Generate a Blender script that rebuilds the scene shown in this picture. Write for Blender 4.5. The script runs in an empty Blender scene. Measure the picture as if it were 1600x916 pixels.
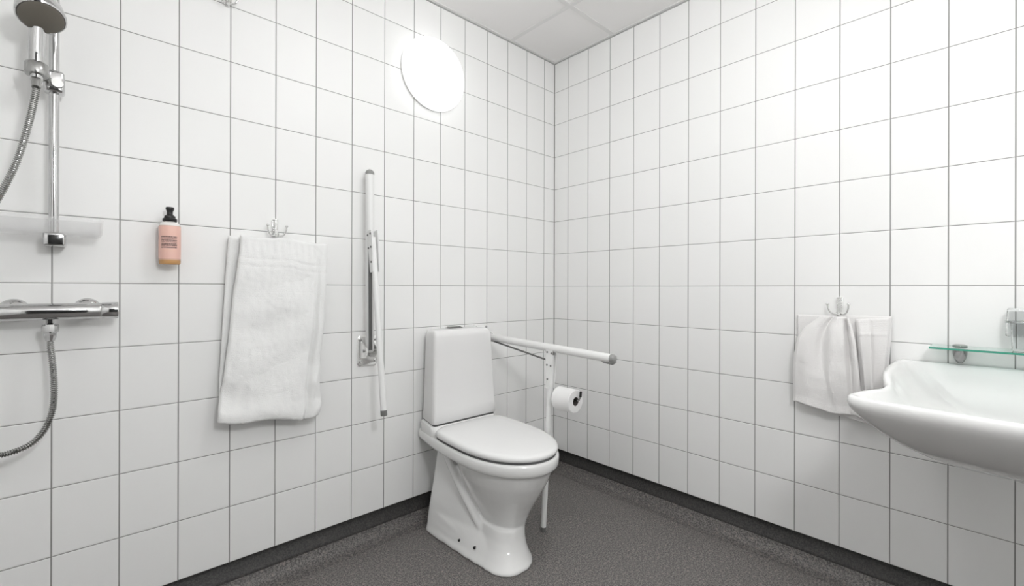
import bpy, bmesh, math, random
from math import sin, cos, pi, sqrt, radians
from mathutils import Vector, Matrix, noise
random.seed(7)
SC = bpy.context.scene
COL = SC.collection

# ------------------------------------------------------------------ camera
F, SX, SY = 705.0, -3.318, -7.581
YAW, PITCH, ROLL = 0.82526, 0.000435, 0.002467
CAM = Vector((-2.10442, -1.87413, 1.10258))
fwd = Vector((cos(YAW)*cos(PITCH), sin(YAW)*cos(PITCH), sin(PITCH)))
rt = Vector((sin(YAW), -cos(YAW), 0)); up = rt.cross(fwd)
r2 = cos(ROLL)*rt + sin(ROLL)*up; u2 = -sin(ROLL)*rt + cos(ROLL)*up
cd = bpy.data.cameras.new('camera'); cam = bpy.data.objects.new('camera', cd); COL.objects.link(cam)
cd.sensor_width = 36; cd.lens = F*36/1600; cd.clip_start = 0.01
cd.shift_x = -SX/1600; cd.shift_y = SY/1600
cam.matrix_world = Matrix(((r2.x, u2.x, -fwd.x, CAM.x), (r2.y, u2.y, -fwd.y, CAM.y), (r2.z, u2.z, -fwd.z, CAM.z), (0, 0, 0, 1)))
SC.camera = cam

# ------------------------------------------------------------------ light
W = bpy.data.worlds.new('world'); SC.world = W; W.use_nodes = True
W.node_tree.nodes['Background'].inputs[0].default_value = (0.9, 0.95, 1, 1)
W.node_tree.nodes['Background'].inputs[1].default_value = 0.0
LAMP_DOME = 1.5        # opal dome on the shower wall
LAMP_MIRROR = 2.0      # opal lamp over the washbasin
FILL_FLAT = 23.0         # added fill lamp flat on the ceiling, out of view
FILL_PENDANT = 72.0        # added fill globe out of view, evens out the wall light
SC.view_settings.view_transform = 'Standard'; SC.view_settings.look = 'None'
SC.view_settings.gamma = 1; SC.view_settings.use_curve_mapping = False
SC.view_settings.exposure = -0.17

# ------------------------------------------------------------------ dimensions
H = 0.115          # top of the floor covering's upturn
CEIL = 2.50
XB, YB = -2.95, -2.75   # far ends of the room
BX, BY = 0.15, 0.2      # tile pitch
DL, DR = 0.0932, 0.1098

# ------------------------------------------------------------------ materials
def mat(name, color=(0.8, 0.8, 0.8), rough=0.5, metal=0.0, **kw):
    m = bpy.data.materials.new(name); m.use_nodes = True
    b = m.node_tree.nodes['Principled BSDF']
    b.inputs['Base Color'].default_value = (*color, 1)
    b.inputs['Roughness'].default_value = rough
    b.inputs['Metallic'].default_value = metal
    for k, v in kw.items():
        b.inputs[k.replace('_', ' ')].default_value = v
    return m
class NT:
    def __init__(s, m): s.t = m.node_tree; s.n = s.t.nodes; s.l = s.t.links; s.b = s.n['Principled BSDF']
    def new(s, typ, **kw):
        o = s.n.new(typ)
        for k, v in kw.items(): setattr(o, k, v)
        return o
    def put(s, sock, v):
        if isinstance(v, (int, float)): sock.default_value = v
        elif isinstance(v, tuple): sock.default_value = v
        else: s.l.new(v, sock)
    def math(s, op, a, b=None, c=None, clamp=False):
        o = s.new('ShaderNodeMath', operation=op); o.use_clamp = clamp
        for i, v in enumerate((a, b, c)):
            if v is not None: s.put(o.inputs[i], v)
        return o.outputs[0]
    def mix(s, f, a, b):
        o = s.new('ShaderNodeMix', data_type='RGBA'); s.put(o.inputs[0], f)
        s.put(o.inputs[6], a); s.put(o.inputs[7], b); return o.outputs[2]
    def step(s, v, a, b):     # 0 at a, 1 at b
        o = s.new('ShaderNodeMapRange', interpolation_type='SMOOTHSTEP'); s.put(o.inputs[0], v)
        o.inputs[1].default_value = a; o.inputs[2].default_value = b; return o.outputs[0]
    def obj(s):
        tc = s.new('ShaderNodeTexCoord'); sp = s.new('ShaderNodeSeparateXYZ'); s.l.new(tc.outputs['Object'], sp.inputs[0])
        return tc.outputs['Object'], sp.outputs
    def noise(s, vec, scale, detail=2, rough=0.5):
        o = s.new('ShaderNodeTexNoise'); s.l.new(vec, o.inputs['Vector']); o.inputs['Scale'].default_value = scale
        o.inputs['Detail'].default_value = detail; o.inputs['Roughness'].default_value = rough; return o.outputs
    def bump(s, h, strength, dist):
        o = s.new('ShaderNodeBump'); o.inputs['Strength'].default_value = strength; o.inputs['Distance'].default_value = dist
        s.l.new(h, o.inputs['Height']); s.l.new(o.outputs[0], s.b.inputs['Normal']); return o

def tile_mat(name, axis, off):
    m = mat(name, rough=0.3); n = NT(m); vec, xyz = n.obj()
    al = n.math('DIVIDE', n.math('SUBTRACT', n.math('MULTIPLY', xyz[axis], -1.0), off), BX)
    zz = n.math('DIVIDE', n.math('SUBTRACT', xyz[2], H), BY)
    fa = n.math('FRACT', al); fz = n.math('FRACT', zz)
    da = n.math('MULTIPLY', n.math('MINIMUM', fa, n.math('SUBTRACT', 1.0, fa)), BX)
    dz = n.math('MULTIPLY', n.math('MINIMUM', fz, n.math('SUBTRACT', 1.0, fz)), BY)
    corner = n.math('ABSOLUTE', xyz[axis])
    d = n.math('MINIMUM', n.math('MINIMUM', da, n.math('ADD', dz, 0.0004)), n.math('SUBTRACT', corner, 0.0015))
    g = n.step(d, 0.0021, 0.0011)
    cmb = n.new('ShaderNodeCombineXYZ')
    n.l.new(n.math('FLOOR', al), cmb.inputs[0]); n.l.new(n.math('FLOOR', zz), cmb.inputs[1])
    wn = n.new('ShaderNodeTexWhiteNoise'); n.l.new(cmb.outputs[0], wn.inputs[0])
    tile = n.mix(wn.outputs['Value'], (0.90, 0.90, 0.888, 1), (0.92, 0.917, 0.908, 1))
    n.put(n.b.inputs['Base Color'], n.mix(g, tile, (0.27, 0.265, 0.255, 1)))
    n.put(n.b.inputs['Roughness'], n.math('ADD', n.math('MULTIPLY', g, 0.3), 0.42))
    nz = n.noise(vec, 9.0, 2)[0]
    hgt = n.math('ADD', n.step(d, 0.0012, 0.0045), n.math('MULTIPLY', nz, 0.25))
    n.bump(hgt, 0.5, 0.0015)
    return m
M = {}
M['tile_l'] = tile_mat('white_tile_left', 0, DL)
M['tile_r'] = tile_mat('white_tile_right', 1, DR)

def floor_mat(name, dark):
    m = mat(name, rough=0.55); n = NT(m); vec, xyz = n.obj()
    a = n.noise(vec, 170, 3, 0.85)[0]; b = n.noise(vec, 90, 2)[0]; c = n.noise(vec, 2.2, 2)[0]
    f1 = n.step(a, 0.42, 0.60)
    base = n.mix(f1, (0.058*dark, 0.055*dark, 0.054*dark, 1), (0.225*dark, 0.21*dark, 0.20*dark, 1))
    tint = n.mix(n.step(b, 0.55, 0.75), base, (0.26*dark, 0.22*dark, 0.205*dark, 1))
    n.put(n.b.inputs['Base Color'], n.mix(n.math('MULTIPLY', n.step(c, 0.35, 0.7), 0.18), tint, (0.12*dark, 0.115*dark, 0.11*dark, 1)))
    n.bump(a, 0.10, 0.001)
    return m
M['floor'] = floor_mat('speckled_vinyl', 1.25)
M['cove'] = floor_mat('cove_vinyl_shaded', 0.22)  # same vinyl darkened, paints the shade below the tile edge
M['covelow'] = floor_mat('cove_vinyl_low', 0.95)

m = mat('ceiling_board', (0.91, 0.895, 0.885), 0.9); n = NT(m); vec, _ = n.obj()
n.bump(n.noise(vec, 300, 2)[0], 0.1, 0.001); M['ceil'] = m
M['tbar'] = mat('white_grid_bar', (0.82, 0.81, 0.80), 0.5)
M['edge'] = mat('grey_edge_profile', (0.42, 0.42, 0.41), 0.5)
M['ceramic'] = mat('white_sanitary_ceramic', (0.83, 0.83, 0.82), 0.12, Coat_Weight=0.3, Coat_Roughness=0.05)
M['lid'] = mat('white_seat_plastic', (0.86, 0.86, 0.855), 0.22)
M['tank'] = mat('white_cistern_ceramic', (0.82, 0.815, 0.81), 0.2)
M['seam'] = mat('dark_seam', (0.10, 0.10, 0.10), 0.7)
M['hose'] = mat('ribbed_steel', (0.42, 0.42, 0.41), 0.22, 1.0)
M['dchrome'] = mat('dark_chrome', (0.28, 0.28, 0.28), 0.15, 1.0)
M['chrome'] = mat('chrome', (0.60, 0.60, 0.60), 0.06, 1.0)
M['satin'] = mat('satin_chrome', (0.42, 0.42, 0.41), 0.25, 1.0)
M['paint'] = mat('white_powder_coat', (0.85, 0.85, 0.84), 0.3)
M['grey'] = mat('grey_plastic', (0.17, 0.17, 0.165), 0.45)
M['midgrey'] = mat('mid_grey_plastic', (0.30, 0.30, 0.29), 0.4)
M['rod'] = mat('dark_steel_rod', (0.16, 0.16, 0.155), 0.35, 0.6)
M['black'] = mat('black_plastic', (0.012, 0.012, 0.012), 0.35)
M['headface'] = mat('shower_face', (0.16, 0.145, 0.12), 0.45)
M['clear'] = mat('clear_acrylic', (0.9, 0.9, 0.9), 0.08, Alpha=0.17)
M['glass'] = mat('tumbler_glass', (0.97, 0.98, 0.98), 0.0, Transmission_Weight=1.0, IOR=1.12)
M['shelf'] = mat('green_shelf_glass', (0.72, 0.93, 0.86), 0.02, Transmission_Weight=1.0, IOR=1.45)
M['shelfedge'] = mat('green_glass_edge', (0.05, 0.30, 0.21), 0.15)
M['paper'] = mat('toilet_paper', (0.86, 0.855, 0.85), 0.95)
M['card'] = mat('brown_card', (0.10, 0.09, 0.08), 0.9)
M['clearhook'] = mat('pale_chrome_hook', (0.88, 0.88, 0.87), 0.18, 0.75)

def towel_mat(name, col):
    m = mat(name, col, 0.95, Sheen_Weight=0.3); n = NT(m); vec, xyz = n.obj()
    nz = n.noise(vec, 330, 3, 0.7)[0]; big = n.noise(vec, 45, 3, 0.6)[0]
    rib = n.math('MULTIPLY', n.math('ABSOLUTE', n.math('SINE', n.math('MULTIPLY', xyz[2], 520.0))), 0.12)
    hh = n.math('ADD', n.math('ADD', nz, n.math('MULTIPLY', big, 0.9)), rib)
    n.bump(hh, 0.5, 0.004); 
    return m
M['towel'] = towel_mat('white_terry', (0.93, 0.93, 0.92))
M['towel2'] = towel_mat('offwhite_terry', (0.90, 0.885, 0.875))

def emis(name, strength, col=(0.985, 0.995, 1.0)):
    m = mat(name, (0.9, 0.9, 0.9), 0.3); b = m.node_tree.nodes['Principled BSDF']
    b.inputs['Emission Color'].default_value = (*col, 1); b.inputs['Emission Strength'].default_value = strength
    return m
M['dome'] = emis('lit_opal_glass', LAMP_DOME)
M['dome2'] = emis('lit_opal_glass_mirror', LAMP_MIRROR)
M['fill_dome'] = emis('glowing_fill_dome', FILL_FLAT)
M['fill_globe'] = emis('glowing_fill_globe', FILL_PENDANT)

# ------------------------------------------------------------------ geometry helpers
def new_bm(): return bmesh.new()
def loft(bm, rings, closed=True, cap0=True, cap1=True):
    vs = [[bm.verts.new(p) for p in r] for r in rings]
    n = len(vs[0])
    for a, b in zip(vs, vs[1:]):
        for i in range(n if closed else n-1):
            j = (i+1) % n
            bm.faces.new((a[i], a[j], b[j], b[i]))
    if closed and cap0: bm.faces.new(list(reversed(vs[0])))
    if closed and cap1: bm.faces.new(vs[-1])
    return vs
def frames(pts):
    pts = [Vector(p) for p in pts]; out = []; prev = None
    for i, p in enumerate(pts):
        t = (pts[min(i+1, len(pts)-1)] - pts[max(i-1, 0)]).normalized()
        if prev is None:
            a = Vector((0, 0, 1)) if abs(t.z) < 0.9 else Vector((1, 0, 0))
            nrm = (a - t*a.dot(t)).normalized()
        else: nrm = (prev - t*prev.dot(t)).normalized()
        prev = nrm; out.append((p, nrm, t.cross(nrm)))
    return out
def tube(bm, pts, r, seg=16, cap=True):
    rs = r if isinstance(r, (list, tuple)) else [r]*len(pts)
    rings = []
    for (p, a, b), q in zip(frames(pts), rs):
        rings.append([p + (a*cos(2*pi*k/seg) + b*sin(2*pi*k/seg))*q for k in range(seg)])
    loft(bm, rings, True, cap, cap)
def smooth_path(pts, n=12):      # Catmull-Rom
    P = [Vector(p) for p in pts]; P = [P[0]*2-P[1]] + P + [P[-1]*2-P[-2]]; out = []
    for i in range(1, len(P)-2):
        for k in range(n):
            t = k/n; a, b, c, d = P[i-1], P[i], P[i+1], P[i+2]
            out.append(0.5*((2*b) + (c-a)*t + (2*a-5*b+4*c-d)*t*t + (3*b-a-3*c+d)*t**3))
    out.append(P[-2]); return out
def lathe(bm, prof, origin, axis=(0, 0, 1), seg=32):   # prof: (r, h) from start to end
    ax = Vector(axis).normalized(); a = Vector((0, 0, 1)) if abs(ax.z) < 0.9 else Vector((1, 0, 0))
    e1 = (a - ax*a.dot(ax)).normalized(); e2 = ax.cross(e1); o = Vector(origin)
    rings = [[o + ax*h + (e1*cos(2*pi*k/seg) + e2*sin(2*pi*k/seg))*max(r, 1e-4) for k in range(seg)] for r, h in prof]
    loft(bm, rings)
def box(bm, lo, hi, bev=0.0, seg=2):
    lo = Vector(lo); hi = Vector(hi); v = []
    for x in (lo.x, hi.x):
        for y in (lo.y, hi.y):
            for z in (lo.z, hi.z): v.append(bm.verts.new((x, y, z)))
    fs = [bm.faces.new([v[i] for i in q]) for q in ((0, 1, 3, 2), (4, 6, 7, 5), (0, 4, 5, 1), (2, 3, 7, 6), (0, 2, 6, 4), (1, 5, 7, 3))]
    if bev > 0:
        es = {e for f in fs for e in f.edges}
        bmesh.ops.bevel(bm, geom=list(es), offset=bev, segments=seg, profile=0.5, affect='EDGES')
def rrect(cx, cy, hw, hd, r, z, k=6):    # rounded rectangle ring
    out = []
    for sx, sy, a0 in ((1, 1, 0), (-1, 1, 90), (-1, -1, 180), (1, -1, 270)):
        for i in range(k+1):
            a = radians(a0 + 90*i/k)
            out.append((cx + sx*(hw-r) + r*cos(a), cy + sy*(hd-r) + r*sin(a), z))
    return out
def obj(name, bm, material, parent=None, smooth=True, autosmooth=40):
    bmesh.ops.recalc_face_normals(bm, faces=bm.faces[:])
    me = bpy.data.meshes.new(name); 
    if parent is not None and not parent.get('_local'):
        bmesh.ops.translate(bm, verts=bm.verts[:], vec=-Vector(parent['_loc']))
    bm.to_mesh(me); bm.free()
    for p in me.polygons: p.use_smooth = smooth
    if smooth and autosmooth: me.set_sharp_from_angle(angle=radians(autosmooth))
    o = bpy.data.objects.new(name, me); COL.objects.link(o); me.materials.append(material)
    if parent is not None: o.parent = parent; 
    if parent is not None and parent.type == 'MESH': o['_loc'] = parent['_loc']
    elif parent is not None: o['_loc'] = parent['_loc']
    if parent is not None and parent.get('_local'): o['_local'] = 1
    return o
def thing(name, loc, label, cat, group=None, local=False, rz=0):
    o = bpy.data.objects.new(name, None); COL.objects.link(o); o.empty_display_size = 0.05
    o.location = loc; o.rotation_euler = (0, 0, rz); o['label'] = label; o['category'] = cat
    if group: o['group'] = group
    o['_loc'] = list(loc)
    if local: o['_local'] = 1
    return o
def structure(o): o['kind'] = 'structure'; return o

# ------------------------------------------------------------------ the room
def slab(name, lo, hi, material):
    bm = new_bm(); box(bm, lo, hi); return structure(obj(name, bm, material, smooth=False))
slab('wall_left', (XB-0.1, 0, H), (0.0, 0.1, CEIL+0.12), M['tile_l'])
slab('wall_right', (0, YB-0.1, H), (0.1, 0.1, CEIL+0.12), M['tile_r'])
slab('wall_back', (XB-0.1, YB-0.1, 0), (0.0, YB, CEIL+0.12), M['tile_l'])
slab('wall_front', (XB-0.1, YB, 0), (XB, 0.0, CEIL+0.12), M['tile_r'])
slab('floor', (XB-0.1, YB-0.1, -0.1), (0.1, 0.1, 0), M['floor'])
slab('ceiling', (XB-0.1, YB-0.1, CEIL), (0.1, 0.1, CEIL+0.1), M['ceil'])
# upturned floor covering with a cove
prof = [(0.030, H+0.002), (0.028, H-0.004), (0.014, 0.085), (0.004, 0.066), (-0.002, 0.058), (-0.005, 0.053), (-0.006, 0.047),
        (-0.010, 0.036), (-0.017, 0.024), (-0.027, 0.013), (-0.041, 0.006), (-0.060, 0.002), (-0.080, 0.0004), (-0.080, -0.01), (0.030, -0.01)]
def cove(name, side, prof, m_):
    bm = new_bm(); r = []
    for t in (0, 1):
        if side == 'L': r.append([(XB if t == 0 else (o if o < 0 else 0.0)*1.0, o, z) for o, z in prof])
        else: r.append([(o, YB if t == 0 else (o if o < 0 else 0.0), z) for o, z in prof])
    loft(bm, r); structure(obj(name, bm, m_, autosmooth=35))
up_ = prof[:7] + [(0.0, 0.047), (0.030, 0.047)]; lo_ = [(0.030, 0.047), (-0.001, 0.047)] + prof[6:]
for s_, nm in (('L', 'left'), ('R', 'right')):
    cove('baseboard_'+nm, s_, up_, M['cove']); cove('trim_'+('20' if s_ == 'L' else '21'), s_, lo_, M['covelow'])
# backing behind the upturn so no gap shows
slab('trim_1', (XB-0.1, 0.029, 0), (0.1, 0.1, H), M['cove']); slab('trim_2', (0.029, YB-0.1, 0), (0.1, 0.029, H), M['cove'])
# suspended ceiling: edge angles and grid bars
slab('trim_3', (XB, -0.018, CEIL-0.004), (0, 0, CEIL), M['tbar']); slab('trim_4', (-0.018, YB, CEIL-0.004), (0, -0.018, CEIL), M['tbar'])
slab('trim_5', (XB, -0.0035, CEIL-0.009), (0, 0, CEIL-0.004), M['edge']); slab('trim_6', (-0.0035, YB, CEIL-0.009), (0, -0.0035, CEIL-0.004), M['edge'])
k = 7
for i in range(5):
    x = -0.378-0.6*i
    if x > XB: slab('trim_%d' % k, (x-0.012, YB, CEIL-0.0025), (x+0.012, -0.018, CEIL), M['tbar']); k += 1
for i in range(5):
    y = -0.436-0.6*i
    if y > YB: slab('trim_%d' % k, (XB, y-0.012, CEIL-0.0026), (-0.018, y+0.012, CEIL), M['tbar']); k += 1
# unseen door added behind the camera, dark and wide to reflect in the chrome
bm = new_bm(); box(bm, (-2.85, YB, 0.0), (-1.45, YB+0.03, 2.10), 0.003); d = structure(obj('door_1', bm, mat('dark_reflection_door', (0.02, 0.02, 0.02), 0.5), smooth=False))
d['_loc'] = [0, 0, 0]
bm = new_bm(); tube(bm, [(-1.56, YB+0.03, 1.0), (-1.56, YB+0.08, 1.0), (-1.68, YB+0.08, 1.0)], 0.009); obj('door_handle', bm, M['satin'], d)

# ------------------------------------------------------------------ toilet
T0 = (-0.81, -0.006, 0.0)
toilet = thing('toilet', T0, 'white floor standing toilet with closed lid and tall cistern', 'toilet', local=True, rz=radians(-1.0))
SK = 0.018
def skew(p):   # local frame: x right, y negative = forward
    v = -p[1]; return (p[0] - SK*max(0, v-0.15), p[1], p[2])
def seat_hw(v, w, v1):
    v0 = 0.16; vm = 0.40
    if v <= vm: return w*(0.925 + 0.075*sin(pi/2*max(0, (v-v0))/(vm-v0)))
    t = min(1, (v-vm)/(v1-vm)); return w*max(0, 1-t**2.25)**(1/2.0)
def seat_ring(z, inset, v0=0.165, v1=0.702, w=0.200, n=28, cr=0.045, tilt=0.0):
    w -= inset; v0 += inset; v1 -= inset; right = []
    for i in range(n+1):
        s = i/n; v = v0 + (v1-v0)*sin(s*pi/2)**1.0 if s < 1 else v1
        hw = seat_hw(v, w, v1)
        if v < v0+cr: 
            q = (v0+cr-v)/cr; hw -= cr*(1-sqrt(max(0, 1-q*q)))
        right.append((hw, v))
    pts = [(-w*0.925+cr, v0)] if False else []
    ring = [(h, -v, z - tilt*(v-v0)) for h, v in right] + [(-h, -v, z - tilt*(v-v0)) for h, v in reversed(right[:-1])]
    return [skew(p) for p in ring]
# bowl rim + deck
bm = new_bm()
def rim_ring(z, inset, v1=0.707, w=0.203, deckw=0.188, n=34):
    w -= inset; v1 -= inset; r = []
    for i in range(n+1):
        s = i/n; v = 0.01 + (v1-0.01)*sin(s*pi/2)
        hw = seat_hw(v, w, v1) if v > 0.16 else w*0.925 + (deckw-0.028-inset-w*0.925)*min(1, (0.16-v)/0.15)
        r.append((hw, v))
    ring = [(h, -v, z) for h, v in r] + [(-h, -v, z) for h, v in reversed(r[:-1])]
    return [skew(p) for p in ring]
loft(bm, [rim_ring(0.388, 0.050), rim_ring(0.385, 0.024), rim_ring(0.388, 0.012), rim_ring(0.395, 0.004), rim_ring(0.405, 0.0), rim_ring(0.43, 0.0), rim_ring(0.437, 0.003), rim_ring(0.440, 0.008), rim_ring(0.440, 0.03)])
rim = obj('bowl_rim', bm, M['ceramic'], toilet)
bm = new_bm()    # raised deck under the cistern
dk = []
for z, ins, vf in ((0.40, 0.006, 0.16), (0.42, 0.002, 0.175), (0.445, 0.0, 0.182), (0.468, 0.0, 0.176), (0.480, 0.003, 0.168), (0.484, 0.010, 0.160)):
    dk.append([(x_*(1-0.16*max(0, (y_+vf)/vf)), y_, z_) for x_, y_, z_ in rrect(0.0, -(0.012+vf)/2, 0.188-ins, (vf-0.012)/2-ins*0.3, 0.030, z)])
loft(bm, dk); obj('cistern_deck', bm, M['ceramic'], toilet)
# pedestal: bowl + foot + trapway fused by a voxel remesh
bm = new_bm()
def ell(cv, hw, hl, z, n=40, p=2.0, cu=0.0):
    out = []
    for k_ in range(n):
        a = 2*pi*k_/n; c, s = cos(a), sin(a)
        x = cu + hw*abs(c)**(2/p)*(1 if c >= 0 else -1); v = cv + hl*abs(s)**(2/p)*(1 if s >= 0 else -1)
        out.append(skew((x, -v, z)))
    return out
def vr(a, b): return ((a+b)/2, (b-a)/2)
R = []
for z, hw, va, vb in ((0.06, 0.055, 0.36, 0.52), (0.10, 0.068, 0.34, 0.545), (0.14, 0.080, 0.32, 0.556), (0.18, 0.096, 0.29, 0.572), (0.22, 0.114, 0.26, 0.594),
                      (0.27, 0.136, 0.235, 0.626), (0.32, 0.156, 0.21, 0.655), (0.36, 0.168, 0.195, 0.672), (0.395, 0.176, 0.18, 0.682), (0.41, 0.176, 0.18, 0.682)):
    c, l = vr(va, vb); R.append(ell(c, hw, l, z, p=2.15))
loft(bm, R)
def foot(z, hb, hf, va, vb, p, sh, n=48):
    out = []; cv, hl = (va+vb)/2, (vb-va)/2
    for k_ in range(n):
        a = 2*pi*k_/n; c, s_ = cos(a), sin(a)
        p_ = p if s_ >= 0 else 12; x = abs(c)**(2/p_)*(1 if c >= 0 else -1); v = cv + hl*abs(s_)**(2/p_)*(1 if s_ >= 0 else -1)
        q = (v-va)/(vb-va); out.append(skew((x*lerp(hb, hf, q) - sh*max(0, v-0.1)/0.5, -v, z)))
    return out
def lerp(a, b, t): return a+(b-a)*t
loft(bm, [foot(*q) for q in ((0.0, 0.190, 0.098, 0.088, 0.622, 3.0, 0.050), (0.010, 0.190, 0.098, 0.088, 0.622, 3.0, 0.050), (0.03, 0.184, 0.086, 0.089, 0.600, 3.0, 0.045), (0.06, 0.180, 0.080, 0.09, 0.555, 3.2, 0.038),
    (0.10, 0.173, 0.085, 0.092, 0.45, 4, 0.02), (0.16, 0.161, 0.092, 0.095, 0.375, 5, 0.01), (0.22, 0.148, 0.097, 0.098, 0.315, 6, 0), (0.28, 0.137, 0.10, 0.10, 0.255, 6, 0), (0.34, 0.126, 0.105, 0.103, 0.205, 6, 0), (0.41, 0.116, 0.11, 0.106, 0.18, 6, 0))])
# front flare of the foot
loft(bm, [foot(*q) for q in ((0.0, 0.122, 0.105, 0.38, 0.624, 2.3, 0.050), (0.010, 0.122, 0.105, 0.38, 0.624, 2.3, 0.050), (0.03, 0.112, 0.092, 0.38, 0.604, 2.3, 0.045), (0.06, 0.096, 0.082, 0.38, 0.580, 2.3, 0.035), (0.09, 0.086, 0.078, 0.37, 0.566, 2.3, 0.025), (0.13, 0.082, 0.078, 0.35, 0.557, 2.3, 0.015))])
for s_ in (-1, 1):
    tube(bm, [skew(q) for q in smooth_path([(s_*0.150, -0.20, 0.41), (s_*0.140, -0.25, 0.33), (s_*0.124, -0.31, 0.24), (s_*0.102, -0.37, 0.15), (s_*0.082, -0.42, 0.075)], 8)], 0.017)
ped = obj('pedestal', bm, M['ceramic'], toilet)
rm = ped.modifiers.new('remesh', 'REMESH'); rm.mode = 'VOXEL'; rm.voxel_size = 0.005; rm.use_smooth_shade = True
sm = ped.modifiers.new('smooth', 'SMOOTH'); sm.iterations = 9; sm.factor = 0.5
for v, z in ((0.335, 0.043), (0.425, 0.046)):
    for s in (-1,):
        bm = new_bm(); lathe(bm, [(0.0, 0), (0.0055, 0.0), (0.0055, 0.016), (0.004, 0.017), (0.0, 0.017)], skew((s*(0.141 if v < 0.4 else 0.128), -v, z)), (s, 0, 0), 16)
        h = obj('screw_hole', bm, M['black'], toilet); h['label'] = 'small dark fixing hole'
# lid and seat
bm = new_bm(); TL = 0.014
loft(bm, [seat_ring(0.4505, 0.03, tilt=0), seat_ring(0.4495, 0.004, tilt=0.0), seat_ring(0.455, 0.0, tilt=0.002), seat_ring(0.468, 0.0, tilt=TL*.8), seat_ring(0.475, 0.003, tilt=TL),
          seat_ring(0.4795, 0.010, tilt=TL), seat_ring(0.4812, 0.022, tilt=TL), seat_ring(0.4825, 0.07, tilt=TL), seat_ring(0.483, 0.13, tilt=TL)])
obj('lid', bm, M['lid'], toilet, autosmooth=60)
bm = new_bm()
loft(bm, [seat_ring(0.4402, 0.012), seat_ring(0.4405, 0.006), seat_ring(0.4490, 0.006), seat_ring(0.4497, 0.012)])
obj('seat', bm, M['seam'], toilet)
# cistern
bm = new_bm(); R = []
zt, zb = 0.908, 0.489
def tank_ring(z, ins=0.0):
    t = (z-zb)/(zt-zb); hw = 0.187 - 0.020*t; dp = 0.168 - 0.018*t
    rr_ = rrect(0.004, -(0.012+dp)/2, hw-ins*0.6, (dp-0.012)/2-ins, max(0.020-ins*0.3, 0.008), z, 8)
    return [(0.004+(x_-0.004)*(1-0.22*min(1, max(0, (y_+dp)/dp))), y_, z_) for x_, y_, z_ in rr_]
for z in (zb, zb+0.004): R.append(tank_ring(z, 0.004 if z == zb else 0.0))
for z in (0.55, 0.65, 0.75, 0.84): R.append(tank_ring(z))
for a in range(0, 91, 10):
    R.append(tank_ring(zt-0.030+0.030*sin(radians(a)), 0.030*(1-cos(radians(a)))))
R.append(tank_ring(zt+0.001, 0.05))
loft(bm, R); obj('cistern', bm, M['tank'], toilet, autosmooth=50)
bm = new_bm(); loft(bm, [[(x_*(1-0.22*max(0, (y_+0.168)/0.168)), y_, z_) for x_, y_, z_ in rrect(0.004, -0.089, 0.181, 0.074, 0.02, zz_)] for zz_ in (0.480, 0.492)]); obj('cistern_gasket', bm, M['seam'], toilet)
bm = new_bm(); box(bm, (-0.045, -0.092, 0.905), (0.035, -0.056, 0.914), 0.003, 3); fb = obj('flush_plate', bm, M['dchrome'], toilet); fb['label'] = 'chrome flush plate'
bm = new_bm(); box(bm, (-0.038, -0.087, 0.9135), (0.028, -0.061, 0.918), 0.003, 3); obj('flush_button', bm, M['satin'], fb)

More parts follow.
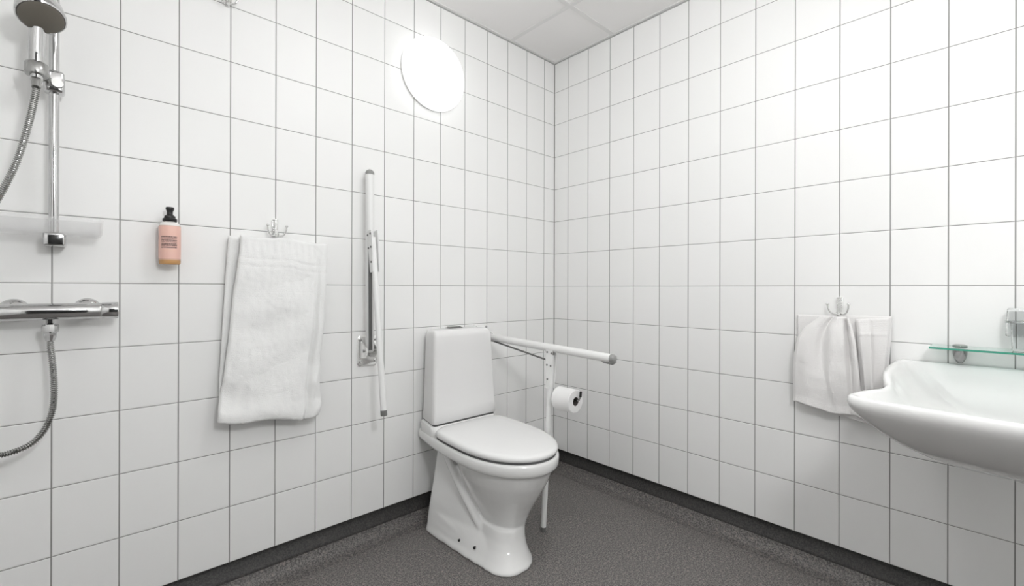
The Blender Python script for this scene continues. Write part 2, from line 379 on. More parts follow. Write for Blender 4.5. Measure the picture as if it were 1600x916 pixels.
# ------------------------------------------------------------------ grab bars
def plate(bm, lo, hi, bev=0.003): box(bm, lo, hi, bev, 2)
def grab(name, x, label, hinge, tip, joint, foot, rod0, rod1, folded):
    t = thing(name, (x, 0, hinge[1]), label, 'grab bar', 'hinged grab bars beside the toilet')
    P = lambda q, dx=0: Vector((x+dx, q[0], q[1]))
    hz = hinge[1]
    bm = new_bm()
    R = []
    for yy, ins in ((0.0, 0.0), (-0.006, 0.0), (-0.010, 0.004)):
        R.append([(px, yy, pz) for px, pz, _ in rrect(x+0.01, hz-0.005, 0.046-ins, 0.066-ins, 0.014, 0, 5)])
    loft(bm, R)
    wp = obj('wall_plate', bm, M['clearhook'] if folded else M['paint'], t)
    for dx in (-0.024, 0.044):
        for dz in (-0.048, 0.044):
            bm = new_bm(); lathe(bm, [(0.0, 0), (0.008, 0), (0.007, 0.003), (0.0, 0.005)], (x+dx, -0.009, hz+dz), (0, -1, 0), 16); obj('screw', bm, M['chrome'], wp)
    for dx in (-0.024, 0.024):
        bm = new_bm(); R = []
        for ex in (-0.003, 0.003):
            R.append([(x+dx+ex, -0.008, hz-0.035), (x+dx+ex, hinge[0]-0.006, hz-0.030), (x+dx+ex, hinge[0]-0.022, hz-0.016), (x+dx+ex, hinge[0]-0.026, hz), (x+dx+ex, hinge[0]-0.020, hz+0.016), (x+dx+ex, hinge[0], hz+0.026), (x+dx+ex, -0.008, hz+0.040)])
        loft(bm, R); obj('hinge_bracket', bm, M['clearhook'] if folded else M['paint'], t, autosmooth=20)
    bm = new_bm(); tube(bm, [(x-0.032, hinge[0], hz), (x+0.032, hinge[0], hz)], 0.007); obj('hinge_pin', bm, M['chrome'], t)
    d = (P(tip)-P(hinge)).normalized(); nn = Vector((0, d.z, -d.y))   # perpendicular in the yz plane
    if nn.z > 0 and not folded: nn = -nn
    bm = new_bm(); a, b = P(hinge), P(tip)
    tube(bm, [a-d*0.008, a-d*0.002, a, b-d*0.004, b], [0.010, 0.0165, 0.0175, 0.0175, 0.0172], 24)
    obj('arm', bm, M['paint'], t)
    # grip cap with a slanted end
    bm = new_bm(); tube(bm, [b-d*0.002, b+d*0.006, b+d*0.014, b+d*0.020], [0.0182, 0.0185, 0.015, 0.006], 24)
    cap = obj('end_cap', bm, M['midgrey'], t)
    bm = new_bm(); c0 = b - d*0.055 - nn*(-0.0) 
    tube(bm, [b-d*0.050+nn*0.011, b-d*0.035+nn*0.013, b+d*0.005+nn*0.013, b+d*0.018+nn*0.008], [0.006, 0.010, 0.012, 0.007], 16)
    obj('grip_insert', bm, M['midgrey'], t)
    # brace rod
    bm = new_bm(); tube(bm, [P(rod0, -0.006 if folded else 0.0), P(rod1, -0.006 if folded else 0.0)], 0.0075 if folded else 0.0042, 12); obj('brace_rod', bm, M['rod'], t)
    # joint plates
    j = P(joint); f = P(foot); e = (f-j).normalized(); q = Vector((0, e.z, -e.y))
    if folded: q = -q
    for dx in (0.014, -0.014):
        bm = new_bm(); R = []
        for ex in (-0.0018, 0.0018):
            o = Vector((dx+ex, 0, 0)); L = 0.15
            R.append([j+o-q*0.019-e*0.028, j+o+q*0.017-e*0.028, j+o+q*0.018, j+o+q*0.016+e*0.07, j+o+q*0.0128+e*L, j+o-q*0.0128+e*L, j+o-q*0.018+e*0.07, j+o-q*0.022])
        loft(bm, R); jp = obj('joint_plate', bm, M['paint'], t, autosmooth=20)
    for s_, w_ in ((-0.012, -0.012), (0.045, -0.010), (0.108, -0.004), (-0.010, 0.013), (0.046, 0.012)):
        bm = new_bm(); c = j + e*s_ + q*w_
        lathe(bm, [(0.0, 0), (0.0045, 0), (0.0045, 0.002), (0.003, 0.0035), (0.0, 0.0035)], c+Vector((-0.0157, 0, 0)), (-1, 0, 0), 12)
        obj('bolt', bm, M['grey'], jp)
    bm = new_bm(); tube(bm, [j, f-e*0.02], 0.0125, 20); obj('leg', bm, M['paint'], t)
    bm = new_bm(); tube(bm, [f-e*0.022, f-e*0.004, f], [0.0132, 0.0135, 0.0125], 20); obj('rubber_foot', bm, M['grey'], t)
    return t
grab('grab_bar', -0.60, 'white grab bar folded down beside the toilet, holding the paper roll', (-0.072, 0.852), (-0.838, 0.826), (-0.520, 0.806), (-0.472, 0.0), (-0.085, 0.838), (-0.505, 0.778), False)
grab('grab_bar', -1.235, 'white grab bar folded up against the wall left of the toilet', (-0.050, 0.835), (-0.046, 1.590), (-0.076, 1.318), (-0.180, 0.583), (-0.070, 0.84), (-0.062, 1.315), True)

# toilet roll and its holder
th = thing('paper_holder', (-0.585, -0.525, 0.63), 'black tipped wire arm on the grab bar leg carrying the paper roll', 'toilet roll holder')
bm = new_bm(); tube(bm, smooth_path([(-0.585, -0.533, 0.622), (-0.585, -0.60, 0.622), (-0.585, -0.655, 0.624), (-0.583, -0.664, 0.632), (-0.580, -0.668, 0.652)], 8), 0.0035, 12); obj('wire_arm', bm, M['satin'], th)
bm = new_bm(); tube(bm, [(-0.5805, -0.6675, 0.640), (-0.5795, -0.669, 0.664)], [0.0055, 0.0055], 12); obj('end_tip', bm, M['black'], th)
bm = new_bm(); box(bm, (-0.598, -0.545, 0.608), (-0.575, -0.528, 0.640), 0.003); obj('mounting_clip', bm, M['grey'], th)
tr = thing('toilet_roll', (-0.585, -0.60, 0.577), 'white toilet paper roll hanging from the grab bar leg', 'toilet roll')
bm = new_bm(); ns = 64; Ro, Ri, y0, y1, cz = 0.050, 0.0185, -0.548, -0.646, 0.618
rr = []
for rad, yy in ((Ri, y0), (Ro-0.003, y0), (Ro, y0-0.003), (Ro, y1+0.003), (Ro-0.003, y1), (Ri, y1)):
    rr.append([(-0.585+rad*cos(2*pi*i/ns), yy, cz+rad*sin(2*pi*i/ns)) for i in range(ns)])
rr.append(rr[0]); vs = [[bm.verts.new(p) for p in r] for r in rr[:-1]]; vs.append(vs[0])
for a, b in zip(vs, vs[1:]):
    for i in range(ns): bm.faces.new((a[i], a[(i+1) % ns], b[(i+1) % ns], b[i]))
obj('paper', bm, M['paper'], tr)
bm = new_bm()
vs = [[bm.verts.new((-0.585+rad*cos(2*pi*i/ns), yy, cz+rad*sin(2*pi*i/ns))) for i in range(ns)] for rad, yy in ((Ri+0.0003, y0), (Ri+0.0003, y1), (Ri-0.001, y1), (Ri-0.001, y0))]; vs.append(vs[0])
for a, b in zip(vs, vs[1:]):
    for i in range(ns): bm.faces.new((a[i], a[(i+1) % ns], b[(i+1) % ns], b[i]))
obj('cardboard_core', bm, M['card'], tr)

# ------------------------------------------------------------------ wall lamps and added fill lamps
def dome_lamp(loc, axis, r, depth, label, m, name='wall_lamp', scale=1):
    t = thing(name, loc, label, 'lamp'); L = Vector(loc)
    bm = new_bm(); lathe(bm, [(0, 0), (r*0.93, 0), (r*0.95, 0.004), (r*0.95, 0.016), (r*0.90, 0.018), (0, 0.018)], L, axis, 64); obj('lamp_base', bm, M['paint'], t)
    pr = [(r*0.90, 0.016)] + [(r*cos(radians(a))**0.55 if a < 90 else 0, 0.024+(depth-0.024)*sin(radians(a))) for a in range(0, 91, 6)]
    bm = new_bm(); lathe(bm, pr, L, axis, 64); obj('opal_dome', bm, m, t, autosmooth=0)
dome_lamp((-0.900, 0.0, 2.132), (0, -1, 0), 0.172, 0.088, 'round lit opal lamp on the white tiles high left of the corner', M['dome'])
dome_lamp((0.0, -2.25, 2.05), (-1, 0, 0), 0.17, 0.10, 'round lit opal lamp on the wall above the washbasin', M['dome2'])
dome_lamp((-1.10, -1.15, CEIL-0.004), (0, 0, -1), 0.17, 0.09, 'added unseen fill lamp mounted flat on the ceiling', M['fill_dome'], 'ceiling_fill_lamp')  # added fill, unseen; brightens the wall below the basin
t = thing('pendant_fill_lamp', (-1.75, -2.25, CEIL-0.004), 'added unseen fill globe hanging from the ceiling', 'lamp')  # added fill globe, unseen; spreads even light over the walls
bm = new_bm(); lathe(bm, [(0, 0), (0.05, 0), (0.05, 0.02), (0.012, 0.03), (0.012, 0.535), (0.035, 0.54), (0.035, 0.56), (0, 0.56)], (-1.75, -2.25, CEIL-0.004), (0, 0, -1), 32); obj('lamp_base', bm, M['paint'], t)
bm = new_bm(); lathe(bm, [(0.13*sin(radians(a)), 0.675-0.13*cos(radians(a))) for a in range(0, 181, 9)], (-1.75, -2.25, CEIL-0.004), (0, 0, -1), 48); obj('added_globe', bm, M['fill_globe'], t, autosmooth=0)

# ------------------------------------------------------------------ shower
RX, RY = -2.187, -0.058
t = thing('shower_rail', (RX, 0, 1.22), 'chrome vertical shower rail with sliding clamp on the left wall', 'shower rail')
bm = new_bm(); tube(bm, [(RX, RY, 1.222), (RX, RY, 2.02)], 0.0108, 28); obj('rail', bm, M['chrome'], t)
for zc in (1.238, 2.005):
    bm = new_bm(); box(bm, (RX-0.021, RY-0.022, zc-0.019), (RX+0.024, 0.0, zc+0.019), 0.005, 3); obj('wall_bracket', bm, M['chrome'], t)
bm = new_bm(); box(bm, (RX-0.022, RY-0.024, 1.650), (RX+0.022, RY+0.022, 1.712), 0.009, 4); sl = obj('slider_clamp', bm, M['chrome'], t)
bm = new_bm(); tube(bm, [(RX+0.006, RY-0.02, 1.672), (RX+0.008, RY-0.036, 1.672)], [0.013, 0.012], 24); obj('clamp_knob', bm, M['satin'], sl)
bm = new_bm(); tube(bm, [(RX-0.016, RY-0.012, 1.684), (RX-0.030, RY-0.040, 1.690), (RX-0.030, RY-0.062, 1.692)], [0.012, 0.012, 0.012], 20)
lathe(bm, [(0.0165, -0.016), (0.0215, -0.016), (0.0235, -0.012), (0.0235, 0.014), (0.0215, 0.017), (0.0165, 0.017)], (RX-0.030, RY-0.070, 1.684), (0.0, 0.12, 1), 28); obj('handset_cradle', bm, M['satin'], sl)
# handset
t = thing('hand_shower', (RX-0.030, RY-0.070, 1.66), 'chrome hand shower with round grey spray face in the rail clamp', 'shower head')
hp = smooth_path([(RX-0.030, RY-0.068, 1.655), (RX-0.030, RY-0.072, 1.70), (RX-0.029, RY-0.076, 1.76), (RX-0.027, RY-0.080, 1.815), (RX-0.023, RY-0.088, 1.86)], 8)
bm = new_bm(); tube(bm, hp, [0.0125 + 0.0045*min(1, i/12) for i in range(len(hp))], 24); obj('handle', bm, M['chrome'], t)
HC = Vector((RX-0.019, -0.172, 1.811)); HN = Vector((0.10, -0.52, -0.85)).normalized()
bm = new_bm(); lathe(bm, [(0, -0.056), (0.022, -0.056), (0.038, -0.050), (0.046, -0.036), (0.0495, -0.006), (0.049, 0.0), (0.046, 0.003), (0, 0.003)], HC, HN, 48); hd = obj('spray_body', bm, M['chrome'], t)
bm = new_bm(); lathe(bm, [(0, 0.002), (0.0435, 0.002), (0.0435, 0.0045), (0.041, 0.006), (0, 0.0065)], HC, HN, 48); obj('spray_face', bm, M['headface'], hd)
bm = new_bm(); tube(bm, smooth_path([hp[-6], Vector((RX-0.022, RY-0.090, 1.87)), HC-HN*0.044+Vector((0, 0.008, 0.002)), HC-HN*0.035], 6), 0.019, 20); obj('neck', bm, M['chrome'], t)
# mixer
MZ, MY = 1.034, -0.068
t = thing('shower_mixer', (-2.193, 0, MZ), 'chrome thermostatic bar mixer on the wall below the shower rail', 'shower mixer')
bm = new_bm(); lathe(bm, [(0, -0.105), (0.0225, -0.105), (0.0232, -0.103), (0.0232, 0.103), (0.0225, 0.105), (0, 0.105)], (-2.193, MY, MZ), (1, 0, 0), 48); obj('mixer_body', bm, M['chrome'], t)
for s, lab in ((-1, None), (1, None)):
    bm = new_bm(); lathe(bm, [(0, 0.1055), (0.0218, 0.1055), (0.0238, 0.108), (0.0245, 0.138), (0.0238, 0.144), (0.020, 0.145), (0, 0.1455)], (-2.193, MY, MZ), (s, 0, 0), 48); obj('control_knob', bm, M['chrome'], t)
    bm = new_bm(); lathe(bm, [(0.012, -0.0), (0.032, 0.0), (0.032, 0.004), (0.026, 0.012), (0.016, 0.016), (0.015, 0.06), (0, 0.06)], (-2.193+s*0.075, 0, MZ+0.004), (0, -1, 0), 40); obj('wall_union', bm, M['chrome'], t)
bm = new_bm(); lathe(bm, [(0, 0.0), (0.009, 0.0), (0.009, 0.014), (0.0125, 0.016), (0.0125, 0.026), (0.0095, 0.028), (0.0095, 0.032)], (-2.193, MY, MZ-0.018), (0, 0, -1), 6)
obj('hose_outlet', bm, M['chrome'], t, autosmooth=25)
# hose
t = thing('shower_hose', (-2.193, -0.07, 0.95), 'ribbed chrome shower hose looping from the mixer up to the hand shower', 'shower hose')
hpts = smooth_path([(-2.193, MY, 0.975), (-2.193, -0.070, 0.945), (-2.188, -0.078, 0.89), (-2.1845, -0.085, 0.83), (-2.1865, -0.090, 0.765), (-2.200, -0.093, 0.715), (-2.224, -0.095, 0.681), (-2.253, -0.096, 0.666), (-2.290, -0.096, 0.662),
                    (-2.345, -0.095, 0.685), (-2.392, -0.10, 0.76), (-2.405, -0.11, 0.90), (-2.385, -0.12, 1.05), (-2.345, -0.128, 1.18), (-2.300, -0.132, 1.29), (-2.256, -0.135, 1.415), (-2.232, -0.135, 1.53), (RX-0.032, -0.130, 1.62), (RX-0.030, RY-0.068, 1.665)], 10)
# resample by length with ribs
L = [0.0]
for a, b in zip(hpts, hpts[1:]): L.append(L[-1]+(b-a).length)
def at(s):
    for i in range(len(L)-1):
        if L[i+1] >= s: return hpts[i].lerp(hpts[i+1], (s-L[i])/max(1e-9, L[i+1]-L[i]))
    return hpts[-1]
pitch_ = 0.0052; nr = int(L[-1]/pitch_); pts_, rs_ = [], []
for i in range(nr):
    for fr, rd in ((0.0, 0.0056), (0.22, 0.0080), (0.62, 0.0080), (0.84, 0.0056)):
        pts_.append(at((i+fr)*pitch_)); rs_.append(rd)
bm = new_bm(); tube(bm, pts_, rs_, 12); obj('ribbed_hose', bm, M['hose'], t, autosmooth=30)
bm = new_bm(); lathe(bm, [(0.0, 0), (0.0165, 0), (0.0175, 0.003), (0.0175, 0.020), (0.0135, 0.024), (0.0125, 0.036), (0.0095, 0.046), (0.0, 0.046)], (-2.193, MY, 0.998), (0, 0, -1), 12); obj('hose_nut', bm, M['chrome'], t, autosmooth=25)
bm = new_bm(); lathe(bm, [(0.0, 0), (0.0105, 0), (0.0115, 0.01), (0.0095, 0.035), (0.0, 0.035)], (RX-0.030, RY-0.068, 1.667), (-0.02, -0.35, -1), 20); obj('hose_cone', bm, M['satin'], t)
# clear soap tray
bm = new_bm(); R = []
tx, tw, td = -2.205, 0.122, 0.098
for z, i_ in ((1.262, 0.012), (1.256, 0.016), (1.252, 0.02), (1.252, 0.02)): pass
outer = [(1.250, 0.014), (1.254, 0.005), (1.262, 0.001), (1.300, 0.0)]
inner = [(1.300, 0.0035), (1.264, 0.0045), (1.2575, 0.008), (1.254, 0.018)]
for z, ins in outer + inner:
    R.append(rrect(tx, -td/2-0.001, tw-ins, td/2-ins, max(0.004, 0.022-ins), z, 5))
loft(bm, R)
o = obj('soap_tray', bm, M['clear']); o['label'] = 'clear plastic soap tray clipped to the shower rail'; o['category'] = 'soap tray'

# ------------------------------------------------------------------ soap bottle
bx, by, bz = -1.9215, -0.042, 1.178
t = thing('soap_bottle', (bx, by, bz), 'pink labelled soap bottle with black pump cap on the tiled wall', 'soap bottle')
mb = mat('bottle_body', (0.80, 0.62, 0.5), 0.25); n = NT(mb); vec, xyz = n.obj()
amb = n.step(xyz[2], 0.018, 0.010)
c1 = n.mix(amb, (0.78, 0.50, 0.40, 1), (0.62, 0.34, 0.14, 1))
c2 = n.mix(n.step(xyz[2], 0.122, 0.126), c1, (0.86, 0.83, 0.80, 1))
n.put(n.b.inputs['Base Color'], c2)
bm = new_bm(); lathe(bm, [(0, 0), (0.026, 0), (0.0285, 0.003), (0.029, 0.008), (0.029, 0.122), (0.0275, 0.130), (0.022, 0.1355), (0.014, 0.138), (0.013, 0.142), (0, 0.142)], (bx, by, bz), (0, 0, 1), 48)
obj('bottle', bm, mb, t)
ml = mat('pink_label', (0.83, 0.52, 0.44), 0.45); n = NT(ml); vec, xyz = n.obj()
# angle around the bottle from object x,y
ang = n.math('ARCTAN2', xyz[0], n.math('MULTIPLY', xyz[1], -1.0))
cx_ = n.new('ShaderNodeCombineXYZ'); n.l.new(n.math('MULTIPLY', ang, 26.0), cx_.inputs[0]); n.l.new(n.math('MULTIPLY', xyz[2], 130.0), cx_.inputs[1])
wn = n.noise(cx_.outputs[0], 1.0, 3, 0.8)[0]
letters = n.step(wn, 0.40, 0.45)
def band(z0, w):
    return n.step(n.math('ABSOLUTE', n.math('SUBTRACT', xyz[2], z0)), w+0.0009, w-0.0002)
tx_ = band(0.0875, 0.0016)
for z0, w in ((0.0825, 0.0009), (0.0765, 0.0016), (0.0715, 0.0009), (0.0655, 0.0016), (0.0605, 0.0022), (0.0535, 0.0016)):
    tx_ = n.math('MAXIMUM', tx_, band(z0, w))
left = n.math('MULTIPLY', n.step(ang, -0.95, -0.90), n.step(ang, 0.62, 0.55))
tmask = n.math('MULTIPLY', n.math('MULTIPLY', tx_, letters), left)
n.put(n.b.inputs['Base Color'], n.mix(n.math('MULTIPLY', tmask, 0.92), (0.83, 0.52, 0.44, 1), (0.10, 0.05, 0.05, 1)))
bm = new_bm(); R = []
for r_, h_ in ((0.0291, 0.018), (0.0294, 0.0182), (0.0294, 0.1215), (0.0291, 0.122)):
    R.append([(bx+r_*cos(2*pi*i/48), by+r_*sin(2*pi*i/48), bz+h_) for i in range(48)])
loft(bm, R, True, False, False); lb = obj('label_wrap', bm, ml, t)
bm = new_bm(); lathe(bm, [(0, 0.139), (0.0185, 0.139), (0.0195, 0.141), (0.0195, 0.148), (0.0155, 0.150), (0.0145, 0.157), (0.010, 0.160), (0.008, 0.164), (0.0085, 0.172), (0.0115, 0.179), (0.0115, 0.184), (0.010, 0.186), (0, 0.1865)], (bx, by, bz), (0, 0, 1), 36)
obj('pump_cap', bm, M['black'], t)
bm = new_bm(); box(bm, (bx-0.012, by+0.02, bz+0.03), (bx+0.012, 0.0, bz+0.11), 0.002); obj('wall_holder', bm, M['paint'], t)

# ------------------------------------------------------------------ hooks
def hook(loc, side, label):
    t = thing('towel_hook', loc, label, 'hook', 'pronged towel hooks on the tiles')
    def P(a, out, z):    # a along the wall, out from the wall
        return Vector((loc[0]+a, loc[1]-out, loc[2]+z)) if side == 'L' else Vector((loc[0]-out, loc[1]-a, loc[2]+z))
    bm = new_bm()
    R = []
    for out, ins in ((0.0, 0.0), (0.004, 0.0), (0.006, 0.002)):
        R.append([P(px, out, pz) for px, pz, _ in rrect(0, 0.005, 0.011-ins, 0.034-ins, 0.008, 0, 4)])
    loft(bm, R); obj('back_plate', bm, M['clearhook'], t)
    bm = new_bm(); pr = []
    z = 0.038
    for i in range(7):
        pr += [(0.0045, z), (0.0088, z-0.0018), (0.0088, z-0.0042), (0.0045, z-0.006)]; z -= 0.0085
    lathe(bm, pr, P(0, 0.012, 0), (0, 0, 1), 20); obj('ribbed_stem', bm, M['clearhook'], t, autosmooth=30)
    for s in (-1, 1):
        bm = new_bm(); pth = smooth_path([P(s*0.002, 0.012, -0.018), P(s*0.012, 0.020, -0.026), P(s*0.024, 0.028, -0.022), P(s*0.031, 0.033, -0.006), P(s*0.033, 0.035, 0.008)], 6)
        tube(bm, pth, 0.0032, 12)
        bmesh.ops.create_uvsphere(bm, u_segments=14, v_segments=10, radius=0.0052, matrix=Matrix.Translation(P(s*0.033, 0.035, 0.011)))
        obj('prong', bm, M['clearhook'], t)
    bm = new_bm(); tube(bm, smooth_path([P(0, 0.012, -0.018), P(0, 0.026, -0.034), P(0, 0.040, -0.032), P(0, 0.046, -0.018)], 6), 0.0035, 12); obj('front_prong', bm, M['clearhook'], t)
    return t
hook((-1.5965, 0, 1.325), 'L', 'small pale pronged hook holding the long towel on the left wall')
hook((-1.757, 0, 2.140), 'L', 'small pale pronged hook high on the left wall, cut by the photo top edge')
hook((0, -1.4620, 1.035), 'R', 'small pale pronged hook holding the hand towel on the right wall')

# ------------------------------------------------------------------ towels
def lerp(a, b, t): return a+(b-a)*t
def interp(tab, t):
    for (a, x), (b, y) in zip(tab, tab[1:]):
        if t <= b: return lerp(x, y, (t-a)/(b-a))
    return tab[-1][1]
def sheet(bm, nu, nv, fn, thick):
    """closed padded sheet: fn(u, v)->(point, normal dir out); rounded rim"""
    front = [[fn(i/nu, j/nv) for i in range(nu+1)] for j in range(nv+1)]
    rings = []
    for j, row in enumerate(front):
        v = j/nv; e = min(1.0, sqrt(max(0.0, 1-(1-min(v, 1-v)/0.012)**2)) if min(v, 1-v) < 0.012 else 1.0)
        e = max(e, 0.25); out = []
        for i, (p, nrm) in enumerate(row):
            u = i/nu; q = min(u, 1-u); w = sqrt(max(0, 1-(1-min(1, q/0.03))**2))
            out.append(p + nrm*thick/2*max(w, 0.02)*e)
        back = []
        for i, (p, nrm) in reversed(list(enumerate(row))):
            u = i/nu; q = min(u, 1-u); w = sqrt(max(0, 1-(1-min(1, q/0.03))**2))
            back.append(p - nrm*thick/2*max(w, 0.02)*e)
        rings.append(out + back)
    loft(bm, rings)
bm = new_bm()
# long towel: front folded panel
xl = [(0, -1.720), (0.08, -1.722), (0.3, -1.742), (0.55, -1.756), (0.8, -1.776), (0.93, -1.790), (1, -1.793)]
xr = [(0, -1.412), (0.2, -1.418), (0.5, -1.432), (0.8, -1.448), (0.93, -1.444), (1, -1.455)]
def f_front(u, v):
    ztop = lerp(1.292, 1.280, u) - 0.004*sin(u*pi*3) ; zbot = lerp(0.640, 0.590, u) + 0.016*max(0, u-0.8)*5*1.2 - 0.006*sin(u*9)
    z = lerp(ztop, zbot, v); a, b = interp(xl, v), interp(xr, v); x = lerp(a, b, u)
    y = -0.040 - 0.020*v
    y -= 0.006*sin(pi*u)                                  # belly
    y -= 0.009*math.exp(-((u-0.93)/0.05)**2)*min(1, v*3+0.2)   # right rolled edge
    y += 0.016*math.exp(-((u-0.86-0.03*sin(v*4))/0.022)**2)*min(1, v*2.5)  # crease beside it
    y -= 0.006*math.exp(-((u-0.10-0.04*v)/0.06)**2)*v
    y -= 0.010*math.exp(-((v-0.955)/0.05)**2)             # fat fold at the bottom
    y += 0.010*math.exp(-((u-0.90)/0.05)**2)*math.exp(-((v-0.72)/0.05)**2)
    y -= 0.010*math.exp(-((u-0.93)/0.05)**2)*math.exp(-((v-0.80)/0.06)**2)
    y += 0.004*math.exp(-((u-0.33)/0.03)**2)*max(0, 1-v*2.2)   # pull crease under the hook
    for vb in (0.125, 0.165): y += 0.0020*math.exp(-((v-vb-0.012*(u-.5))/0.006)**2)   # hem band
    y += 0.0012*sin(x*260)*max(0, 1-abs(v-0.06)/0.06)      # pulled threads in the hem
    y -= 0.010*math.exp(-((u-0.16-0.10*v)/0.05)**2)*max(0, v-0.6)*2.2
    nz = noise.noise(Vector((x*9, z*9, 2.0)))*0.010 + noise.noise(Vector((x*60, z*60, 5.0)))*0.0012 + noise.noise(Vector((x*26, z*26, 5.0)))*0.0022
    y += nz
    return Vector((x, y, z)), Vector((0, -1, 0))
sheet(bm, 90, 150, f_front, 0.020)
xl2 = [(0, -1.752), (0.3, -1.764), (0.6, -1.774), (0.85, -1.782), (1, -1.780)]
def f_back(u, v):
    z = lerp(lerp(1.288, 1.272, u), lerp(0.648, 0.604, u), v); x = lerp(interp(xl2, v), interp(xr, v)-0.004+0.01*v, u)
    y = -0.018 - 0.010*v + noise.noise(Vector((x*9, z*9, 9.0)))*0.004 + 0.004*sin(u*14)*(1-v)
    return Vector((x, y, z)), Vector((0, -1, 0))
sheet(bm, 60, 90, f_back, 0.012)
o = obj('bath_towel', bm, M['towel'], autosmooth=70); o['label'] = 'long white terry towel hanging from the hook on the left wall'; o['category'] = 'towel'

# hand towel on the right wall; a runs along -y
bm = new_bm()
def R3(a, out, z): return Vector((-out, -a, z))
def g_back(u, v):
    a = lerp(lerp(1.322, 1.330, v), lerp(1.618, 1.600, v), u)
    z = lerp(1.000 + 0.006*u, lerp(0.690, 0.640, u), v)
    out = 0.012 + 0.004*sin(u*10)*v + noise.noise(Vector((a*10, z*10, 1.0)))*0.004 + 0.006*v
    return R3(a, out, z), Vector((-1, 0, 0))
sheet(bm, 60, 80, g_back, 0.009)
al = [(0, 1.405), (0.05, 1.385), (0.12, 1.358), (0.25, 1.334), (0.45, 1.322), (0.7, 1.316), (1, 1.315)]
ar = [(0, 1.500), (0.10, 1.512), (0.25, 1.522), (0.5, 1.532), (0.75, 1.538), (1, 1.545)]
def g_front(u, v):
    a = lerp(interp(al, v), interp(ar, v), u)
    zt = 0.996 + 0.004*sin(u*pi); zb = lerp(0.655, 0.628, u) + 0.004*sin(u*9)
    z = lerp(zt, zb, v)
    out = 0.050 + 0.012*sin(pi*min(1, v*1.1))
    G = lambda c, w: math.exp(-((u-c)/w)**2)
    k1 = 0.45 + 0.55*min(1, v*2)
    out += 0.016*G(0.22+0.04*v, 0.13)*k1 + 0.018*G(0.66-0.04*v, 0.12)*k1 + 0.010*G(0.97, 0.05)
    out -= 0.018*G(0.47-0.10*v, 0.05+0.08*v)*max(0, 1-v*1.5)       # fold from the hook
    out -= 0.024*G(0.865, 0.035)*(1-0.3*v)                          # deep vertical crease
    out -= 0.006*G(0.36+0.25*v, 0.05)*v
    out -= 0.012*(1-min(1, u/0.06))
    out += noise.noise(Vector((a*8, z*7, 4.0)))*0.010 + noise.noise(Vector((a*26, z*26, 6.0)))*0.0016
    return R3(a, max(0.034, out), z), Vector((-1, 0, 0))
sheet(bm, 110, 110, g_front, 0.010)
def g_side(u, v):     # right hanging panel
    a = lerp(lerp(1.515, 1.535, v), lerp(1.612, 1.590, v), u)
    z = lerp(0.992 + 0.008*u, lerp(0.665, 0.650, u), v)
    out = 0.026 + 0.010*math.exp(-((u-0.12-0.15*v)/0.12)**2) - 0.006*math.exp(-((u-0.42-0.1*v)/0.08)**2) + noise.noise(Vector((a*16, z*9, 7.0)))*0.006
    out += 0.0025*math.exp(-((v-0.17)/0.012)**2)
    return R3(a, out, z), Vector((-1, 0, 0))
sheet(bm, 50, 80, g_side, 0.009)
def g_low(u, v):
    a = lerp(1.408, 1.585, u); z = lerp(0.70, lerp(0.632, 0.604, u), v); out = 0.026 + noise.noise(Vector((a*12, z*12, 3.0)))*0.004
    return R3(a, out, z), Vector((-1, 0, 0))
sheet(bm, 30, 20, g_low, 0.009)
o = obj('hand_towel', bm, M['towel2'], autosmooth=70); o['label'] = 'short off-white hand towel gathered on the hook on the right wall'; o['category'] = 'towel'

# ------------------------------------------------------------------ washbasin
bm = new_bm()
CY = -1.93; CX = -0.40
# half outline (v = distance from the wall, u = half width) from the back centre to the front centre
half = smooth_path([(0.004, 0.0, 0), (0.004, 0.14, 0), (0.006, 0.26, 0), (0.022, 0.296, 0), (0.10, 0.302, 0), (0.24, 0.300, 0), (0.36, 0.292, 0), (0.43, 0.280, 0), (0.475, 0.272, 0), (0.53, 0.277, 0), (0.60, 0.296, 0), (0.665, 0.313, 0),
                    (0.700, 0.316, 0), (0.722, 0.300, 0), (0.735, 0.26, 0), (0.748, 0.17, 0), (0.756, 0.08, 0), (0.758, 0.0, 0)], 5)
hl = [(p.x, max(0, p.y)) for p in half]
full = [(v, u) for v, u in hl] + [(v, -u) for v, u in reversed(hl[1:-1])]
soft = [Vector(p) for p in full]
for _ in range(70):
    soft = [(soft[i-1]+soft[i]*2+soft[(i+1) % len(soft)])/4 for i in range(len(soft))]
def bring(s, z, sx=None, rise=0.0, c=0.40, wall=True, inner=False):
    sx = s if sx is None else sx; out = []
    kb = min(1, max(0, (0.95-s)/0.12))
    for (v, u), sf in zip(full, soft):
        if z > 0.7 and inner: v, u = lerp(v, sf.x, kb), lerp(u, sf.y, kb)
        vv = c + (v-c)*sx
        if wall and v < 0.03: vv = min(vv, 0.004 + (1-sx)*0.25)
        # the rim is a little higher at the back and dips at the hand hold
        q = min(1, max(0, (0.47-v)/0.12)); q = q*q*(3-2*q)
        zz = z + rise*(0.020*q - 0.004*math.exp(-((v-0.53)/0.06)**2)*min(1, abs(u)/0.2))
        out.append((-vv, CY+u*s, zz))
    return out
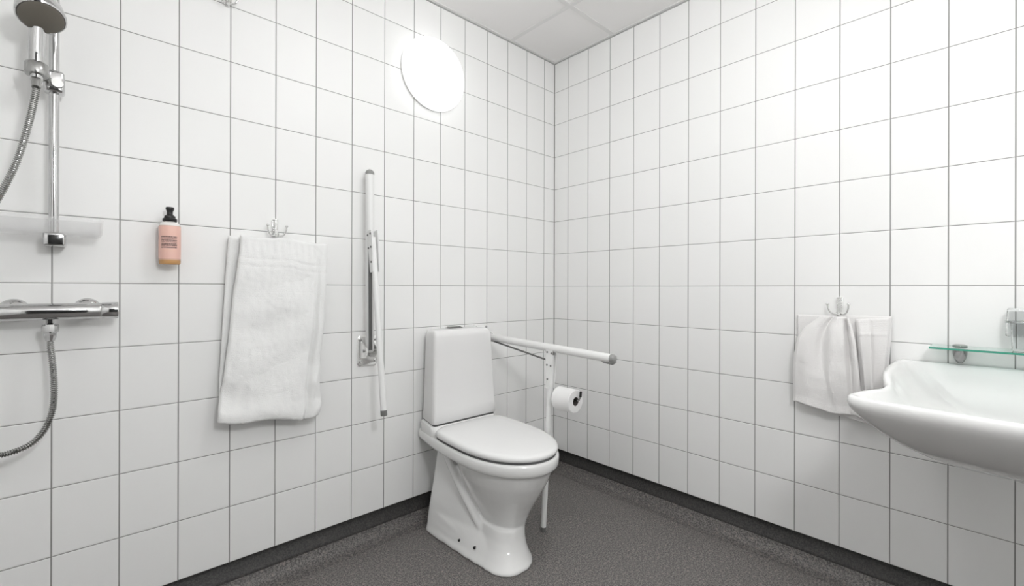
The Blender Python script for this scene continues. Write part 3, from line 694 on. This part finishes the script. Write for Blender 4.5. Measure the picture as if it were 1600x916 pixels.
rings = [bring(0.16, 0.652), bring(0.28, 0.654), bring(0.42, 0.664), bring(0.56, 0.684), bring(0.70, 0.712), bring(0.82, 0.744), bring(0.91, 0.773), bring(0.965, 0.795), bring(0.99, 0.808, rise=0.5),
         bring(1.0, 0.818, rise=1), bring(0.999, 0.828, rise=1), bring(0.992, 0.834, rise=1), bring(0.978, 0.8365, rise=1), bring(0.955, 0.835, rise=1), bring(0.93, 0.829, rise=1, inner=True), bring(0.89, 0.814, rise=.6, inner=True),
         bring(0.80, 0.786, inner=True), bring(0.68, 0.758, inner=True), bring(0.50, 0.737, inner=True), bring(0.30, 0.726, inner=True), bring(0.10, 0.722, inner=True)]
loft(bm, rings)
t = thing('washbasin', (0, CY, 0.65), 'large white ceramic washbasin with concave sides on the right wall', 'washbasin')
obj('basin', bm, M['ceramic'], t, autosmooth=0)
bm = new_bm(); lathe(bm, [(0, 0.668), (0.075, 0.668), (0.070, 0.652), (0.055, 0.640), (0.03, 0.632), (0, 0.630)], (-0.42, CY, 0), (0, 0, 1), 40); obj('trap_cover', bm, M['ceramic'], t)
bm = new_bm(); lathe(bm, [(0, 0.7225), (0.022, 0.7225), (0.022, 0.727), (0.016, 0.729), (0, 0.728)], (-0.40, CY, 0), (0, 0, 1), 32); obj('drain', bm, M['chrome'], t)

# ------------------------------------------------------------------ glass shelf with tumblers
t = thing('glass_shelf', (0, -2.0, 0.905), 'thin green glass shelf on the tiles above the washbasin', 'shelf')
SZ = 0.911
bm = new_bm(); box(bm, (-0.119, -2.29, SZ), (-0.004, -1.722, SZ+0.006), 0.0006, 1); obj('glass_pane', bm, M['shelf'], t, autosmooth=20)
bm = new_bm(); box(bm, (-0.1202, -2.29, SZ+0.0003), (-0.1188, -1.722, SZ+0.0057)); box(bm, (-0.119, -1.7222, SZ+0.0003), (-0.004, -1.7210, SZ+0.0057)); obj('polished_edge', bm, M['shelfedge'], t, smooth=False)
for yy in (-1.789, -2.22):
    bm = new_bm(); R = []
    for out, sc in ((0.0, 1.0), (0.030, 1.0), (0.046, 0.86), (0.052, 0.5)):
        ring = []
        for i in range(24):
            a = pi*i/23
            ring.append((-out, yy+0.0175*sc*cos(a), SZ-0.003 - 0.046*sc*sin(a)**0.8))
        R.append(ring)
    loft(bm, R); 
    br = obj('shelf_bracket', bm, M['dchrome'], t)
    bm = new_bm(); lathe(bm, [(0, 0), (0.0175, 0), (0.0180, 0.003), (0.012, 0.006), (0, 0.0065)], (-0.026, yy, SZ+0.0062), (0, 0, 1), 28); obj('clamp_disc', bm, M['satin'], br)
def tumbler(bm, c, z0, z1, r0, r1, th, closed_at):
    base = 0.008
    if closed_at == 'bottom': prof = [(0, z0), (r0-0.003, z0), (r0, z0+0.003), (r1, z1-0.001), (r1-th*0.5, z1), (r1-th, z1-0.001), (r0-th, z0+base), (0, z0+base)]
    else: prof = [(0, z1), (r1-0.003, z1), (r1, z1-0.003), (r0, z0+0.001), (r0-th*0.5, z0), (r0-th, z0+0.001), (r1-th, z1-base), (0, z1-base)]
    lathe(bm, prof, (c[0], c[1], 0), (0, 0, 1), 40)
TX, TY = -0.062, -1.925
bm = new_bm(); tumbler(bm, (TX, TY), SZ+0.0062, 1.002, 0.0235, 0.0262, 0.0025, 'bottom')
o = obj('drinking_glass', bm, M['glass'], autosmooth=50); o['label'] = 'narrow clear glass standing upright on the glass shelf'; o['category'] = 'glass'; o['group'] = 'clear glasses on the shelf'
bm = new_bm(); tumbler(bm, (TX, TY), 0.962, 1.046, 0.0365, 0.0330, 0.0025, 'top')
lathe(bm, [(0.0352, 1.001), (0.0370, 1.002), (0.0372, 1.007), (0.0348, 1.008)], (TX, TY, 0), (0, 0, 1), 40)
o = obj('drinking_glass', bm, M['glass'], autosmooth=50); o['label'] = 'wider clear glass turned upside down over the narrow one on the shelf'; o['category'] = 'glass'; o['group'] = 'clear glasses on the shelf'

# ------------------------------------------------------------------ tidy helper properties
for o in bpy.data.objects:
    for k_ in ('_loc', '_local'):
        if k_ in o: del o[k_]
